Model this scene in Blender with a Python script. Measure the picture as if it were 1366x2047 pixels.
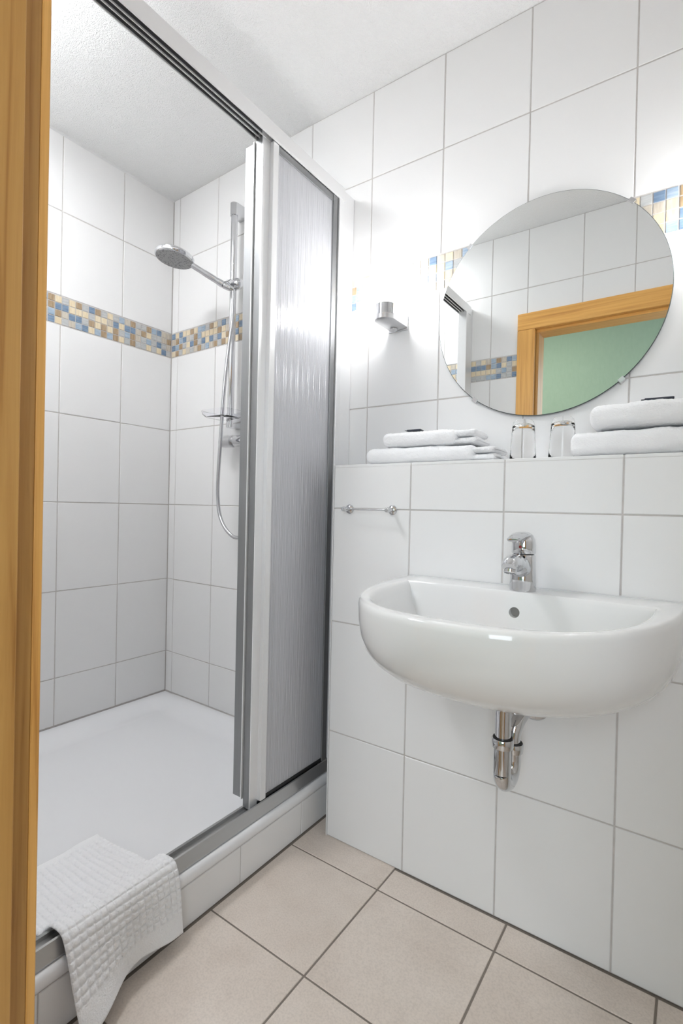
import bpy, bmesh, math, random
from mathutils import Vector, Matrix
random.seed(7)
for o in list(bpy.data.objects): bpy.data.objects.remove(o, do_unlink=True)
SC = bpy.context.scene
COL = SC.collection
# ------------------------------------------------------------------ camera
F, SX, SY = 1012.684, -19.4157, 0.4525
YAW, PITCH, ROLL = 0.62163552, -0.0086383, 0.0219685
CAM = Vector((0.921829, -1.442592, 0.993427))
fw = Vector((-math.sin(YAW)*math.cos(PITCH), math.cos(YAW)*math.cos(PITCH), math.sin(PITCH)))
rt = Vector((math.cos(YAW), math.sin(YAW), 0)); up = rt.cross(fw)
rt2 = rt*math.cos(ROLL)+up*math.sin(ROLL); up2 = -rt*math.sin(ROLL)+up*math.cos(ROLL)
cd = bpy.data.cameras.new('camera'); cam = bpy.data.objects.new('camera', cd); COL.objects.link(cam)
m = Matrix((rt2, up2, -fw)).transposed().to_4x4(); m.translation = CAM
cam.matrix_world = m
cd.sensor_fit = 'HORIZONTAL'; cd.sensor_width = 36; cd.lens = F/1366*36
cd.shift_x = -SX/1366; cd.shift_y = SY/1366; cd.clip_start = 0.02; cd.clip_end = 60
SC.camera = cam
# ------------------------------------------------------------------ world, light, exposure
SC.view_settings.view_transform = 'Standard'; SC.view_settings.look = 'None'
SC.view_settings.gamma = 1; SC.view_settings.use_curve_mapping = False
SC.view_settings.exposure = 0.33
W_ = bpy.data.worlds.new('sky'); SC.world = W_; W_.use_nodes = True
W_.node_tree.nodes['Background'].inputs[0].default_value = (0.62, 0.78, 1.0, 1)
W_.node_tree.nodes['Background'].inputs[1].default_value = 0.7
LAMP_L = 80.0; FILL_L = 9.0; FILL_B = 36.0
def area(name, loc, target, sx, sy, power, color):
    l = bpy.data.lights.new(name, 'AREA'); l.shape = 'RECTANGLE'; l.size = sx; l.size_y = sy
    l.energy = power; l.color = color
    o = bpy.data.objects.new(name, l); COL.objects.link(o); o.location = loc
    o.rotation_euler = (Vector(target)-Vector(loc)).to_track_quat('-Z', 'Y').to_euler(); return o
area('hall_window_daylight', (2.59, -2.1, 1.45), (0.4, -1.6, 1.3), 1.2, 1.5, 1.5, (0.90, 0.95, 1.0))
area('added_hall_back_fill', (1.35, -2.99, 1.45), (0.7, -1.2, 1.1), 0.8, 1.5, 21, (0.86, 0.93, 1.0))  # added fill through the doorway, brightens the low wall and basin front
area('added_hall_wall_fill', (-0.3, -2.1, 2.45), (0.1, -2.6, 0.0), 0.35, 0.35, 9, (1.0, 0.93, 0.80))  # added fill that lifts the green hall wall in the mirror

# ------------------------------------------------------------------ materials
def mat(name):
    mt = bpy.data.materials.new(name); mt.use_nodes = True
    nt = mt.node_tree; b = nt.nodes['Principled BSDF']; return mt, nt, b
def N(nt, t, **kw):
    n = nt.nodes.new(t)
    for k, v in kw.items():
        if k in n.inputs.keys(): n.inputs[k].default_value = v
        else: setattr(n, k, v)
    return n
def simple(name, col, rough=0.5, metal=0.0, **kw):
    mt, nt, b = mat(name)
    b.inputs['Base Color'].default_value = (*col, 1); b.inputs['Roughness'].default_value = rough
    b.inputs['Metallic'].default_value = metal
    for k, v in kw.items(): b.inputs[k].default_value = v
    return mt
def bump(nt, b, src, strength, dist=0.001):
    bp = N(nt, 'ShaderNodeBump', Strength=strength, Distance=dist)
    nt.links.new(src, bp.inputs['Height']); nt.links.new(bp.outputs[0], b.inputs['Normal']); return bp
def coords(nt, scale=(1, 1, 1), kind='Object'):
    tc = N(nt, 'ShaderNodeTexCoord'); mp = N(nt, 'ShaderNodeMapping', Scale=scale)
    nt.links.new(tc.outputs[kind], mp.inputs[0]); return mp.outputs[0]
def tile_mat():
    mt, nt, b = mat('white_glazed_tile'); b.inputs['Roughness'].default_value = 0.16
    b.inputs['Base Color'].default_value = (0.86, 0.855, 0.85, 1)
    b.inputs['Roughness'].default_value = 0.30; b.inputs['Specular IOR Level'].default_value = 0.35
    n = N(nt, 'ShaderNodeTexNoise', Scale=9.0, Detail=1.0); nt.links.new(coords(nt), n.inputs['Vector'])
    bump(nt, b, n.outputs[0], 0.10, 0.001); return mt
def grout_mat(name, col):
    mt, nt, b = mat(name); b.inputs['Roughness'].default_value = 0.9
    n = N(nt, 'ShaderNodeTexNoise', Scale=60.0, Detail=4.0); nt.links.new(coords(nt), n.inputs['Vector'])
    r = N(nt, 'ShaderNodeValToRGB')
    r.color_ramp.elements[0].color = (*[c*0.85 for c in col], 1); r.color_ramp.elements[1].color = (*[min(1, c*1.12) for c in col], 1)
    nt.links.new(n.outputs[0], r.inputs[0]); nt.links.new(r.outputs[0], b.inputs['Base Color']); bump(nt, b, n.outputs[0], 0.3, 0.0005); return mt
def floor_mat():
    mt, nt, b = mat('beige_floor_tile'); b.inputs['Roughness'].default_value = 0.42
    c = coords(nt)
    oi = N(nt, 'ShaderNodeObjectInfo')
    ad = N(nt, 'ShaderNodeVectorMath', operation='ADD'); nt.links.new(c, ad.inputs[0])
    mu = N(nt, 'ShaderNodeMath', operation='MULTIPLY'); mu.inputs[1].default_value = 20; nt.links.new(oi.outputs['Random'], mu.inputs[0]); nt.links.new(mu.outputs[0], ad.inputs[1])
    n1 = N(nt, 'ShaderNodeTexNoise', Scale=7.0, Detail=6.0, Roughness=0.65); nt.links.new(ad.outputs[0], n1.inputs['Vector'])
    n2 = N(nt, 'ShaderNodeTexNoise', Scale=240.0, Detail=2.0); nt.links.new(ad.outputs[0], n2.inputs['Vector'])
    r = N(nt, 'ShaderNodeValToRGB'); r.color_ramp.elements[0].position = 0.32; r.color_ramp.elements[1].position = 0.7
    r.color_ramp.elements[0].color = (0.70, 0.61, 0.535, 1); r.color_ramp.elements[1].color = (0.80, 0.715, 0.64, 1)
    nt.links.new(n1.outputs[0], r.inputs[0])
    mx = N(nt, 'ShaderNodeMixRGB', blend_type='MULTIPLY'); mx.inputs[0].default_value = 0.35
    r2 = N(nt, 'ShaderNodeValToRGB'); r2.color_ramp.elements[0].position = 0.30; r2.color_ramp.elements[1].position = 0.6
    r2.color_ramp.elements[0].color = (0.72, 0.7, 0.68, 1); r2.color_ramp.elements[1].color = (1.06, 1.05, 1.04, 1)
    nt.links.new(n2.outputs[0], r2.inputs[0]); nt.links.new(r.outputs[0], mx.inputs[1]); nt.links.new(r2.outputs[0], mx.inputs[2])
    nt.links.new(mx.outputs[0], b.inputs['Base Color']); bump(nt, b, n2.outputs[0], 0.2, 0.0006); return mt
def mosaic_mat(name, c1, c2, streak):
    mt, nt, b = mat(name); b.inputs['Roughness'].default_value = 0.2
    n = N(nt, 'ShaderNodeTexNoise', Scale=1.0, Detail=3.0)
    tc = N(nt, 'ShaderNodeTexCoord'); mp = N(nt, 'ShaderNodeMapping', Scale=streak); oi = N(nt, 'ShaderNodeObjectInfo')
    mu = N(nt, 'ShaderNodeMath', operation='MULTIPLY'); mu.inputs[1].default_value = 30
    ad = N(nt, 'ShaderNodeVectorMath', operation='ADD')
    nt.links.new(tc.outputs['Object'], mp.inputs[0]); nt.links.new(mp.outputs[0], ad.inputs[0]); nt.links.new(oi.outputs['Random'], mu.inputs[0]); nt.links.new(mu.outputs[0], ad.inputs[1])
    nt.links.new(ad.outputs[0], n.inputs['Vector'])
    r = N(nt, 'ShaderNodeValToRGB'); r.color_ramp.elements[0].position = 0.35; r.color_ramp.elements[1].position = 0.66
    r.color_ramp.elements[0].color = (*c1, 1); r.color_ramp.elements[1].color = (*c2, 1)
    nt.links.new(n.outputs[0], r.inputs[0]); nt.links.new(r.outputs[0], b.inputs['Base Color']); bump(nt, b, n.outputs[0], 0.15, 0.001); return mt
def wood_mat(name, scale, k=1.0):
    mt, nt, b = mat(name); b.inputs['Roughness'].default_value = 0.38
    c = coords(nt, scale)
    n1 = N(nt, 'ShaderNodeTexNoise', Scale=1.0, Detail=5.0, Roughness=0.6, Distortion=0.4); nt.links.new(c, n1.inputs['Vector'])
    r = N(nt, 'ShaderNodeValToRGB'); e = r.color_ramp.elements
    e[0].position = 0.28; e[0].color = (0.44*k, 0.19*k, 0.038*k, 1); e[1].position = 0.60; e[1].color = (0.72*k, 0.39*k, 0.108*k, 1)
    x = r.color_ramp.elements.new(0.42); x.color = (0.63*k, 0.32*k, 0.08*k, 1)
    nt.links.new(n1.outputs[0], r.inputs[0]); nt.links.new(r.outputs[0], b.inputs['Base Color']); bump(nt, b, n1.outputs[0], 0.15, 0.0006); return mt
def ceiling_mat():
    mt, nt, b = mat('textured_white_ceiling'); b.inputs['Roughness'].default_value = 0.9
    b.inputs['Base Color'].default_value = (0.93, 0.93, 0.925, 1)
    c = coords(nt)
    n1 = N(nt, 'ShaderNodeTexNoise', Scale=95.0, Detail=2.5, Distortion=2.5); nt.links.new(c, n1.inputs['Vector'])
    n2 = N(nt, 'ShaderNodeTexNoise', Scale=160.0, Detail=2.0, Distortion=1.0); nt.links.new(c, n2.inputs['Vector'])
    ad = N(nt, 'ShaderNodeMath', operation='ADD'); nt.links.new(n1.outputs[0], ad.inputs[0]); nt.links.new(n2.outputs[0], ad.inputs[1])
    bump(nt, b, ad.outputs[0], 0.75, 0.004); return mt
def plaster_mat(name, c1, c2):
    mt, nt, b = mat(name); b.inputs['Roughness'].default_value = 0.8
    c = coords(nt, (1, 1, 0.35)); n = N(nt, 'ShaderNodeTexNoise', Scale=45.0, Detail=5.0); nt.links.new(c, n.inputs['Vector'])
    r = N(nt, 'ShaderNodeValToRGB'); r.color_ramp.elements[0].color = (*c1, 1); r.color_ramp.elements[1].color = (*c2, 1)
    nt.links.new(n.outputs[0], r.inputs[0]); nt.links.new(r.outputs[0], b.inputs['Base Color']); bump(nt, b, n.outputs[0], 0.5, 0.004); return mt
def terry_mat():
    mt, nt, b = mat('white_terry'); b.inputs['Roughness'].default_value = 0.95
    b.inputs['Base Color'].default_value = (0.965, 0.965, 0.975, 1); b.inputs['Sheen Weight'].default_value = 0.25
    n = N(nt, 'ShaderNodeTexNoise', Scale=330.0, Detail=3.0); nt.links.new(coords(nt), n.inputs['Vector'])
    bump(nt, b, n.outputs[0], 0.55, 0.003); return mt
def brushed_mat(name, col, rough, sc):
    mt, nt, b = mat(name); b.inputs['Metallic'].default_value = 1; b.inputs['Base Color'].default_value = (*col, 1)
    n = N(nt, 'ShaderNodeTexNoise', Scale=1.0, Detail=2.0); nt.links.new(coords(nt, sc), n.inputs['Vector'])
    r = N(nt, 'ShaderNodeMapRange'); r.inputs[3].default_value = rough*0.8; r.inputs[4].default_value = rough*1.25
    nt.links.new(n.outputs[0], r.inputs[0]); nt.links.new(r.outputs[0], b.inputs['Roughness']); return mt
def ribbed_mat():
    mt, nt, b = mat('ribbed_shower_pane'); L = nt.links.new
    w = N(nt, 'ShaderNodeTexWave', bands_direction='Y', Scale=62.0, Distortion=1.2, Detail=2.0); w.inputs['Detail Scale'].default_value = 2.0
    L(coords(nt, (1, 1, 0.025)), w.inputs['Vector'])
    bp = N(nt, 'ShaderNodeBump', Strength=0.35, Distance=0.0010); L(w.outputs[1], bp.inputs['Height'])
    tp = N(nt, 'ShaderNodeBsdfTransparent', Color=(0.985, 0.985, 0.995, 1))
    tl = N(nt, 'ShaderNodeBsdfTranslucent', Color=(0.98, 0.98, 0.995, 1))
    gl = N(nt, 'ShaderNodeBsdfGlossy', Color=(0.95, 0.96, 1.0, 1), Roughness=0.18)
    for n_ in (tl, gl): L(bp.outputs[0], n_.inputs['Normal'])
    df = N(nt, 'ShaderNodeBsdfDiffuse', Color=(0.96, 0.96, 0.985, 1)); L(bp.outputs[0], df.inputs['Normal'])
    rf = N(nt, 'ShaderNodeBsdfRefraction', Color=(0.985, 0.985, 1.0, 1), Roughness=0.28, IOR=1.40); L(bp.outputs[0], rf.inputs['Normal'])
    m0 = N(nt, 'ShaderNodeMixShader'); m0.inputs[0].default_value = 0.82; L(tp.outputs[0], m0.inputs[1]); L(rf.outputs[0], m0.inputs[2])
    m1 = N(nt, 'ShaderNodeMixShader'); m1.inputs[0].default_value = 0.34; L(m0.outputs[0], m1.inputs[1]); L(tl.outputs[0], m1.inputs[2])
    m2 = N(nt, 'ShaderNodeMixShader'); m2.inputs[0].default_value = 0.38; L(m1.outputs[0], m2.inputs[1]); L(df.outputs[0], m2.inputs[2])
    m3 = N(nt, 'ShaderNodeMixShader'); m3.inputs[0].default_value = 0.13; L(m2.outputs[0], m3.inputs[1]); L(gl.outputs[0], m3.inputs[2])
    L(m3.outputs[0], nt.nodes['Material Output'].inputs[0]); return mt
def glass_mat(name, col, rough=0.0, ior=1.45):
    mt, nt, b = mat(name); b.inputs['Base Color'].default_value = (*col, 1); b.inputs['Roughness'].default_value = rough
    b.inputs['Transmission Weight'].default_value = 1; b.inputs['IOR'].default_value = ior; return mt
def emit_mat(name, col, s):
    mt, nt, b = mat(name); b.inputs['Base Color'].default_value = (*col, 1)
    b.inputs['Emission Color'].default_value = (*col, 1); b.inputs['Emission Strength'].default_value = s; return mt
TILE = tile_mat(); GROUT = grout_mat('grey_wall_grout', (0.60, 0.57, 0.55)); FGROUT = grout_mat('brown_floor_grout', (0.235, 0.20, 0.17))
FLOOR = floor_mat(); CEIL = ceiling_mat(); TERRY = terry_mat()
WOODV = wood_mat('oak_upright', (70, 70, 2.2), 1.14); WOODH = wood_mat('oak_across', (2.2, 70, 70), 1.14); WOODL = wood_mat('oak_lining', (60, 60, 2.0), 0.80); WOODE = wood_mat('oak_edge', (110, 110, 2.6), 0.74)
CHROME = simple('chrome', (0.64, 0.645, 0.66), 0.06, 1.0); SATIN = simple('satin_nickel', (0.62, 0.62, 0.63), 0.28, 1.0)
ALU = brushed_mat('brushed_aluminium', (0.52, 0.52, 0.52), 0.30, (200, 3, 200)); ALUV = brushed_mat('brushed_aluminium_upright', (0.33, 0.335, 0.34), 0.50, (200, 200, 3))
ALUW = simple('light_anodised_aluminium', (0.86, 0.86, 0.865), 0.32, 0.35)
CERAMIC = simple('white_ceramic', (0.84, 0.84, 0.835), 0.07); CERAMIC.node_tree.nodes['Principled BSDF'].inputs['Coat Weight'].default_value = 0.3
ENAMEL = simple('white_enamel', (0.88, 0.88, 0.895), 0.18); SILICONE = simple('white_sealant', (0.74, 0.74, 0.74), 0.4)
BLACK = simple('black_rubber', (0.015, 0.015, 0.016), 0.5); RED = simple('red_dot', (0.22, 0.01, 0.015), 0.3); PACK = simple('dark_wrapper', (0.02, 0.025, 0.04), 0.3)
MIRROR = simple('mirror_silver', (0.90, 0.92, 0.915), 0.0, 1.0); EDGE = simple('ground_glass_edge', (0.10, 0.12, 0.12), 0.25, 0.3)
RIB = ribbed_mat(); CLEAR = glass_mat('clear_glass', (1.0, 1.0, 1.0), 0.0, 1.22); ACRYL = glass_mat('clear_acrylic', (0.97, 0.97, 0.99), 0.05, 1.2)
LAMPGL = emit_mat('lit_lamp_glass', (0.985, 0.99, 1.0), LAMP_L)
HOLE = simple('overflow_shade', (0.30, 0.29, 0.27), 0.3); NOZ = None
GREEN = plaster_mat('green_hall_plaster', (0.36, 0.52, 0.42), (0.42, 0.58, 0.475)); HALLW = simple('hall_white_paint', (0.75, 0.74, 0.70), 0.8); HALLF = simple('hall_floor_wood', (0.35, 0.24, 0.15), 0.4)
def nozzle_mat():
    mt, nt, b = mat('spray_face'); b.inputs['Roughness'].default_value = 0.4; b.inputs['Metallic'].default_value = 0.3
    v = N(nt, 'ShaderNodeTexVoronoi', Scale=130.0); nt.links.new(coords(nt), v.inputs['Vector'])
    r = N(nt, 'ShaderNodeValToRGB'); r.color_ramp.elements[0].position = 0.15; r.color_ramp.elements[1].position = 0.45
    r.color_ramp.elements[0].color = (0.10, 0.10, 0.105, 1); r.color_ramp.elements[1].color = (0.36, 0.36, 0.365, 1)
    nt.links.new(v.outputs[0], r.inputs[0]); nt.links.new(r.outputs[0], b.inputs['Base Color']); bump(nt, b, v.outputs[0], 0.4, 0.002); return mt
NOZ = nozzle_mat()
def hose_mat():
    mt, nt, b = mat('metal_hose'); b.inputs['Metallic'].default_value = 1; b.inputs['Base Color'].default_value = (0.55, 0.55, 0.57, 1); b.inputs['Roughness'].default_value = 0.22
    w = N(nt, 'ShaderNodeTexWave', bands_direction='Z', Scale=90.0); nt.links.new(coords(nt), w.inputs['Vector']); bump(nt, b, w.outputs[1], 0.4, 0.001); return mt
HOSE = hose_mat()
_st = lambda h: (25, 25, 160) if h else (160, 160, 25)
PAL = {'B': mosaic_mat('mosaic_blue', (0.15, 0.22, 0.325), (0.23, 0.32, 0.44), _st(1)), 'L': mosaic_mat('mosaic_light_blue', (0.29, 0.385, 0.50), (0.43, 0.51, 0.60), _st(1)),
       'G': mosaic_mat('mosaic_silver', (0.44, 0.455, 0.46), (0.57, 0.575, 0.57), _st(1)), 'C': mosaic_mat('mosaic_cream', (0.72, 0.60, 0.40), (0.80, 0.70, 0.52), _st(0)),
       'T': mosaic_mat('mosaic_tan', (0.335, 0.235, 0.135), (0.47, 0.355, 0.235), _st(0)), 'W': mosaic_mat('mosaic_sand', (0.53, 0.47, 0.385), (0.63, 0.58, 0.50), _st(0))}

# ------------------------------------------------------------------ helpers
def link(o, parent=None):
    COL.objects.link(o)
    if parent is not None: o.parent = parent
    return o
def tag(o, label=None, cat=None, group=None, kind=None):
    if label: o['label'] = label
    if cat: o['category'] = cat
    if group: o['group'] = group
    if kind: o['kind'] = kind
    return o
def mesh(name, v, f, mt, parent=None, smooth=False, loc=None, fix=True):
    me = bpy.data.meshes.new(name); me.from_pydata([tuple(a) for a in v], [], f)
    if fix:
        bm = bmesh.new(); bm.from_mesh(me); bmesh.ops.remove_doubles(bm, verts=bm.verts, dist=1e-6)
        bmesh.ops.recalc_face_normals(bm, faces=bm.faces); bm.to_mesh(me); bm.free()
    me.materials.append(mt)
    if smooth:
        me.polygons.foreach_set('use_smooth', [True]*len(me.polygons))
    o = bpy.data.objects.new(name, me); link(o, parent)
    if loc is not None: o.location = loc
    return o
def autosmooth(o, ang=40):
    me = o.data; bm = bmesh.new(); bm.from_mesh(me)
    for e in bm.edges:
        if len(e.link_faces) == 2 and e.calc_face_angle(0) > math.radians(ang): e.smooth = False
    for p in bm.faces: p.smooth = True
    bm.to_mesh(me); bm.free(); return o
def empty(name, loc=(0, 0, 0)):
    o = bpy.data.objects.new(name, None); o.empty_display_size = 0.05; link(o); o.location = loc; return o
class G:
    def __init__(s): s.v = []; s.f = []
    def add(s, v, f):
        k = len(s.v); s.v += [tuple(a) for a in v]; s.f += [tuple(i+k for i in q) for q in f]; return s
    def box(s, x0, x1, y0, y1, z0, z1):
        return s.add([(x0, y0, z0), (x1, y0, z0), (x1, y1, z0), (x0, y1, z0), (x0, y0, z1), (x1, y0, z1), (x1, y1, z1), (x0, y1, z1)],
                     [(0, 3, 2, 1), (4, 5, 6, 7), (0, 1, 5, 4), (1, 2, 6, 5), (2, 3, 7, 6), (3, 0, 4, 7)])
    def bevbox(s, x0, x1, y0, y1, z0, z1, b):
        bm = bmesh.new(); bmesh.ops.create_cube(bm, size=1)
        for v in bm.verts: v.co = Vector(((x0+x1)/2+v.co.x*(x1-x0), (y0+y1)/2+v.co.y*(y1-y0), (z0+z1)/2+v.co.z*(z1-z0)))
        bmesh.ops.bevel(bm, geom=bm.edges[:], offset=b, segments=2, profile=0.5, affect='EDGES')
        bm.verts.index_update(); s.add([v.co[:] for v in bm.verts], [tuple(v.index for v in q.verts) for q in bm.faces]); bm.free(); return s
    def loft(s, rings, cap0=True, cap1=True):
        n = len(rings[0]); v = [p for r in rings for p in r]; f = []
        for i in range(len(rings)-1):
            for j in range(n):
                f.append((i*n+j, i*n+(j+1) % n, (i+1)*n+(j+1) % n, (i+1)*n+j))
        if cap0: f.append(tuple(range(n))[::-1])
        if cap1: f.append(tuple((len(rings)-1)*n+j for j in range(n)))
        return s.add(v, f)
    def lathe(s, prof, c=(0, 0, 0), axis=(0, 0, 1), n=32):
        a = Vector(axis).normalized(); q = Vector((0, 0, 1)).rotation_difference(a); c = Vector(c)
        return s.loft([[c+q @ Vector((r*math.cos(2*math.pi*j/n), r*math.sin(2*math.pi*j/n), h)) for j in range(n)] for r, h in prof])
    def tube(s, pts, rad, n=16, flat=None):
        pts = [Vector(p) for p in pts]; rings = []
        if not hasattr(rad, '__len__'): rad = [rad]*len(pts)
        ref = None
        for i, p in enumerate(pts):
            t = (pts[min(i+1, len(pts)-1)]-pts[max(i-1, 0)]).normalized()
            if ref is None: ref = t.orthogonal().normalized() if flat is None else Vector(flat)
            a = (ref-t*ref.dot(t)).normalized(); b = t.cross(a); ref = a
            r = rad[i]; ra, rb = r if hasattr(r, '__len__') else (r, r)
            rings.append([p+a*ra*math.cos(2*math.pi*j/n)+b*rb*math.sin(2*math.pi*j/n) for j in range(n)])
        return s.loft(rings)
    def prism_y(s, prof, y0, y1):
        return s.loft([[(x, y0, z) for x, z in prof], [(x, y1, z) for x, z in prof]])
    def build(s, name, mt, parent=None, smooth=None):
        o = mesh(name, s.v, s.f, mt, parent)
        if smooth is not None: autosmooth(o, smooth)
        return o
def catmull(pts, n=8):
    P = [Vector(p) for p in pts]; P = [2*P[0]-P[1]]+P+[2*P[-1]-P[-2]]; out = []
    for i in range(1, len(P)-2):
        for k in range(n):
            t = k/n; a, b, c, d = P[i-1:i+3]
            out.append(0.5*((2*b)+(c-a)*t+(2*a-5*b+4*c-d)*t*t+(3*b-a-3*c+d)*t**3))
    out.append(P[-2]); return out

# ------------------------------------------------------------------ room dimensions
XL = -1.0485; YS = 0.0158; ZC = 2.3803; XJ = -0.2335; XR = 1.45; YF = -1.155; YFO = -1.275
Z5, Z4, Z3, Z2, BB, BT, R1 = 0.3193, 0.652, 0.9923, 1.3306, 1.664, 1.7735, 2.0923
PY = -0.1945; XE = 0.0327; SH = 1.1219; XT = -0.0265; KT = 0.1002; ZT = 0.1368; W = 0.253
GAP = 0.0036
_cache = {}
def tile_mesh(w, h, orient, mt, th=0.008, bev=0.0012, name='tile'):
    key = (round(w, 4), round(h, 4), orient, mt.name)
    if key in _cache: return _cache[key]
    a, b = w/2, h/2; lay = [(a, b, th), (a, b, bev), (a-bev*0.9, b-bev*0.9, 0)]
    mp = {'-y': lambda p, q, d: (p, d, q), '+y': lambda p, q, d: (p, -d, q), '+x': lambda p, q, d: (-d, p, q), '-x': lambda p, q, d: (d, p, q), '+z': lambda p, q, d: (p, q, -d)}[orient]
    v = []; f = []
    for (p, q, d) in lay: v += [mp(-p, -q, d), mp(p, -q, d), mp(p, q, d), mp(-p, q, d)]
    for i in range(2):
        for j in range(4): f.append((i*4+j, i*4+(j+1) % 4, i*4+4+(j+1) % 4, i*4+4+j))
    f.append((8, 9, 10, 11)); f.append((3, 2, 1, 0))
    me = bpy.data.meshes.new(name); me.from_pydata(v, [], f); bm = bmesh.new(); bm.from_mesh(me); bmesh.ops.recalc_face_normals(bm, faces=bm.faces); bm.to_mesh(me); bm.free()
    me.materials.append(mt); _cache[key] = me; return me
def put_tile(parent, a0, a1, b0, b1, orient, plane, mt=TILE, gap=GAP, name='tile', **kw):
    if a1-a0 < gap*1.5 or b1-b0 < gap*1.5: return
    me = tile_mesh(a1-a0-gap, b1-b0-gap, orient, mt, name=name, **kw); o = bpy.data.objects.new(name, me); link(o, parent)
    p, q = (a0+a1)/2, (b0+b1)/2; pl = plane+random.uniform(-0.0003, 0.0003)
    o.location = (p, pl, q) if orient in ('-y', '+y') else (pl, p, q) if orient in ('+x', '-x') else (p, q, pl)
    if orient != '+z' and name == 'tile':
        o.rotation_euler = [random.uniform(-0.0012, 0.0012) for _ in range(3)]
def grid_tiles(parent, cols, rows, orient, plane, skip=None, **kw):
    for i in range(len(cols)-1):
        for j in range(len(rows)-1):
            c = [cols[i], cols[i+1], rows[j], rows[j+1]]
            if skip:
                c = skip(c)
                if c is None: continue
            put_tile(parent, *c, orient, plane, **kw)
def mosaic(parent, a0, pitch, pattern, orient, plane, n=None, amax=None):
    h = (BT-BB-0.003)/4
    k = 0
    while True:
        if n is not None and k >= n: break
        a = a0+k*pitch
        if amax is not None and a+pitch > amax+0.004: break
        col = pattern[k] if k < len(pattern) else ''.join(random.choice('BLLGGCCCTW') for _ in range(4))
        for r in range(4):
            z1 = BT-0.0015-r*h
            put_tile(parent, a, a+pitch, z1-h, z1, orient, plane, mt=PAL[col[r]], gap=0.0028, name='mosaic_tile', bev=0.0008)
        k += 1
ROWS_LOW = [ZT, Z5, Z4, Z3, Z2, BB]; ROWS_UP = [BT, R1, ZC]
PAT_L = ['LGGG', 'TTLB', 'CBTC', 'GBWG', 'CCBW', 'TCBL', 'GCGB', 'BGTC', 'TCCL', 'GCTT', 'CWCL', 'GBTT', 'LCGC', 'WBLG', 'TBTT', 'GWWG', 'GTGG', 'TCLC', 'LGGG', 'BGBC', 'WWGB', 'WTWG']
PAT_E = ['BWBC', 'CTLT', 'BLTG', 'CBGC', 'CWCW', 'TGBG', 'CTTW', 'LLGT', 'LCBG', 'GCCL', 'TCBW', 'CCGT', 'GTBG', 'BCCT', 'GWTC', 'GCLW', 'LTBC']
PAT_M = ['CTLB', 'GLLC', 'WCWG', 'GCGW', 'CLGC', 'GCWL', 'LWGC', 'CGCW', 'GCLG', 'WWCC', 'CGLG', 'BCLC', 'WCCG', 'CLWC']
PAT_D = ['CBCG', 'GBCG', 'CBCG', 'WTCL', 'LLCL', 'TBGB', 'WCLG', 'BGGG', 'LCTB', 'GBLC']

# ---- walls
wall_left = G().box(XL-0.1, XL-0.0016, YF-0.12, YS+0.1, -0.0016, ZC).build('wall_left', GROUT); tag(wall_left, 'white tiled shower side wall with a mosaic band', 'wall', kind='structure')
cl = [YS, -0.2314]+[-0.2314-W*i for i in range(1, 4)]+[YF]; cl = cl[::-1]
grid_tiles(wall_left, cl, ROWS_LOW, '+x', XL); grid_tiles(wall_left, cl, ROWS_UP, '+x', XL)
pl = 0.572/22
pre = [''.join(random.choice('BLLGGCCCTW') for _ in range(4)) for _ in range(22)]
mosaic(wall_left, YS-0.002-44*pl, pl, pre+PAT_L, '+x', XL, n=44)
wall_shower = G().box(XL-0.1, XJ, 0.0016, 0.1, -0.0016, ZC).build('wall_shower', GROUT); tag(wall_shower, 'white tiled shower end wall behind the riser rail', 'wall', kind='structure')
ce = [XL, -1.0036, -0.7439, -0.4909, XJ]
grid_tiles(wall_shower, ce, ROWS_LOW, '-y', 0.0); grid_tiles(wall_shower, ce, ROWS_UP, '-y', 0.0)
mosaic(wall_shower, XL+0.001, 0.02615, PAT_E, '-y', 0.0, amax=XJ)
wall_shower.matrix_world = Matrix.Translation((XJ, 0, 0)) @ Matrix.Rotation(-YS/(XJ-XL), 4, 'Z') @ Matrix.Translation((-XJ, 0, 0))
wall_back = G().box(XJ, XR+0.1, 0.0016, 0.116, 0, ZC).build('wall_back', GROUT); tag(wall_back, 'white tiled wall behind the round mirror', 'wall', kind='structure')
cm = [XJ]+[-0.2291+W*i for i in range(1, 7)]+[XR]
grid_tiles(wall_back, cm, [SH, Z2, BB], '-y', 0.0); grid_tiles(wall_back, cm, ROWS_UP, '-y', 0.0)
mosaic(wall_back, -0.0555, 0.0266, PAT_M, '-y', 0.0, amax=XR); mosaic(wall_back, XJ+0.002, 0.025, [], '-y', 0.0, n=7)
grid_tiles(wall_back, cm[:2], [ZT, Z5, Z4, Z3, SH], '-y', 0.0)
wall_right = G().box(XR+0.0016, XR+0.1, YF-0.12, 0.0, 0, ZC).build('wall_right', GROUT); tag(wall_right, 'white tiled side wall right of the wash basin', 'wall', kind='structure')
cr = [YF, -1.0, -0.747, -0.494, -0.241, 0.0]
grid_tiles(wall_right, cr, [0]+ROWS_LOW[1:], '-x', XR); grid_tiles(wall_right, cr, ROWS_UP, '-x', XR); mosaic(wall_right, YF+0.002, 0.0266, [], '-x', XR, amax=-0.002)
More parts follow.
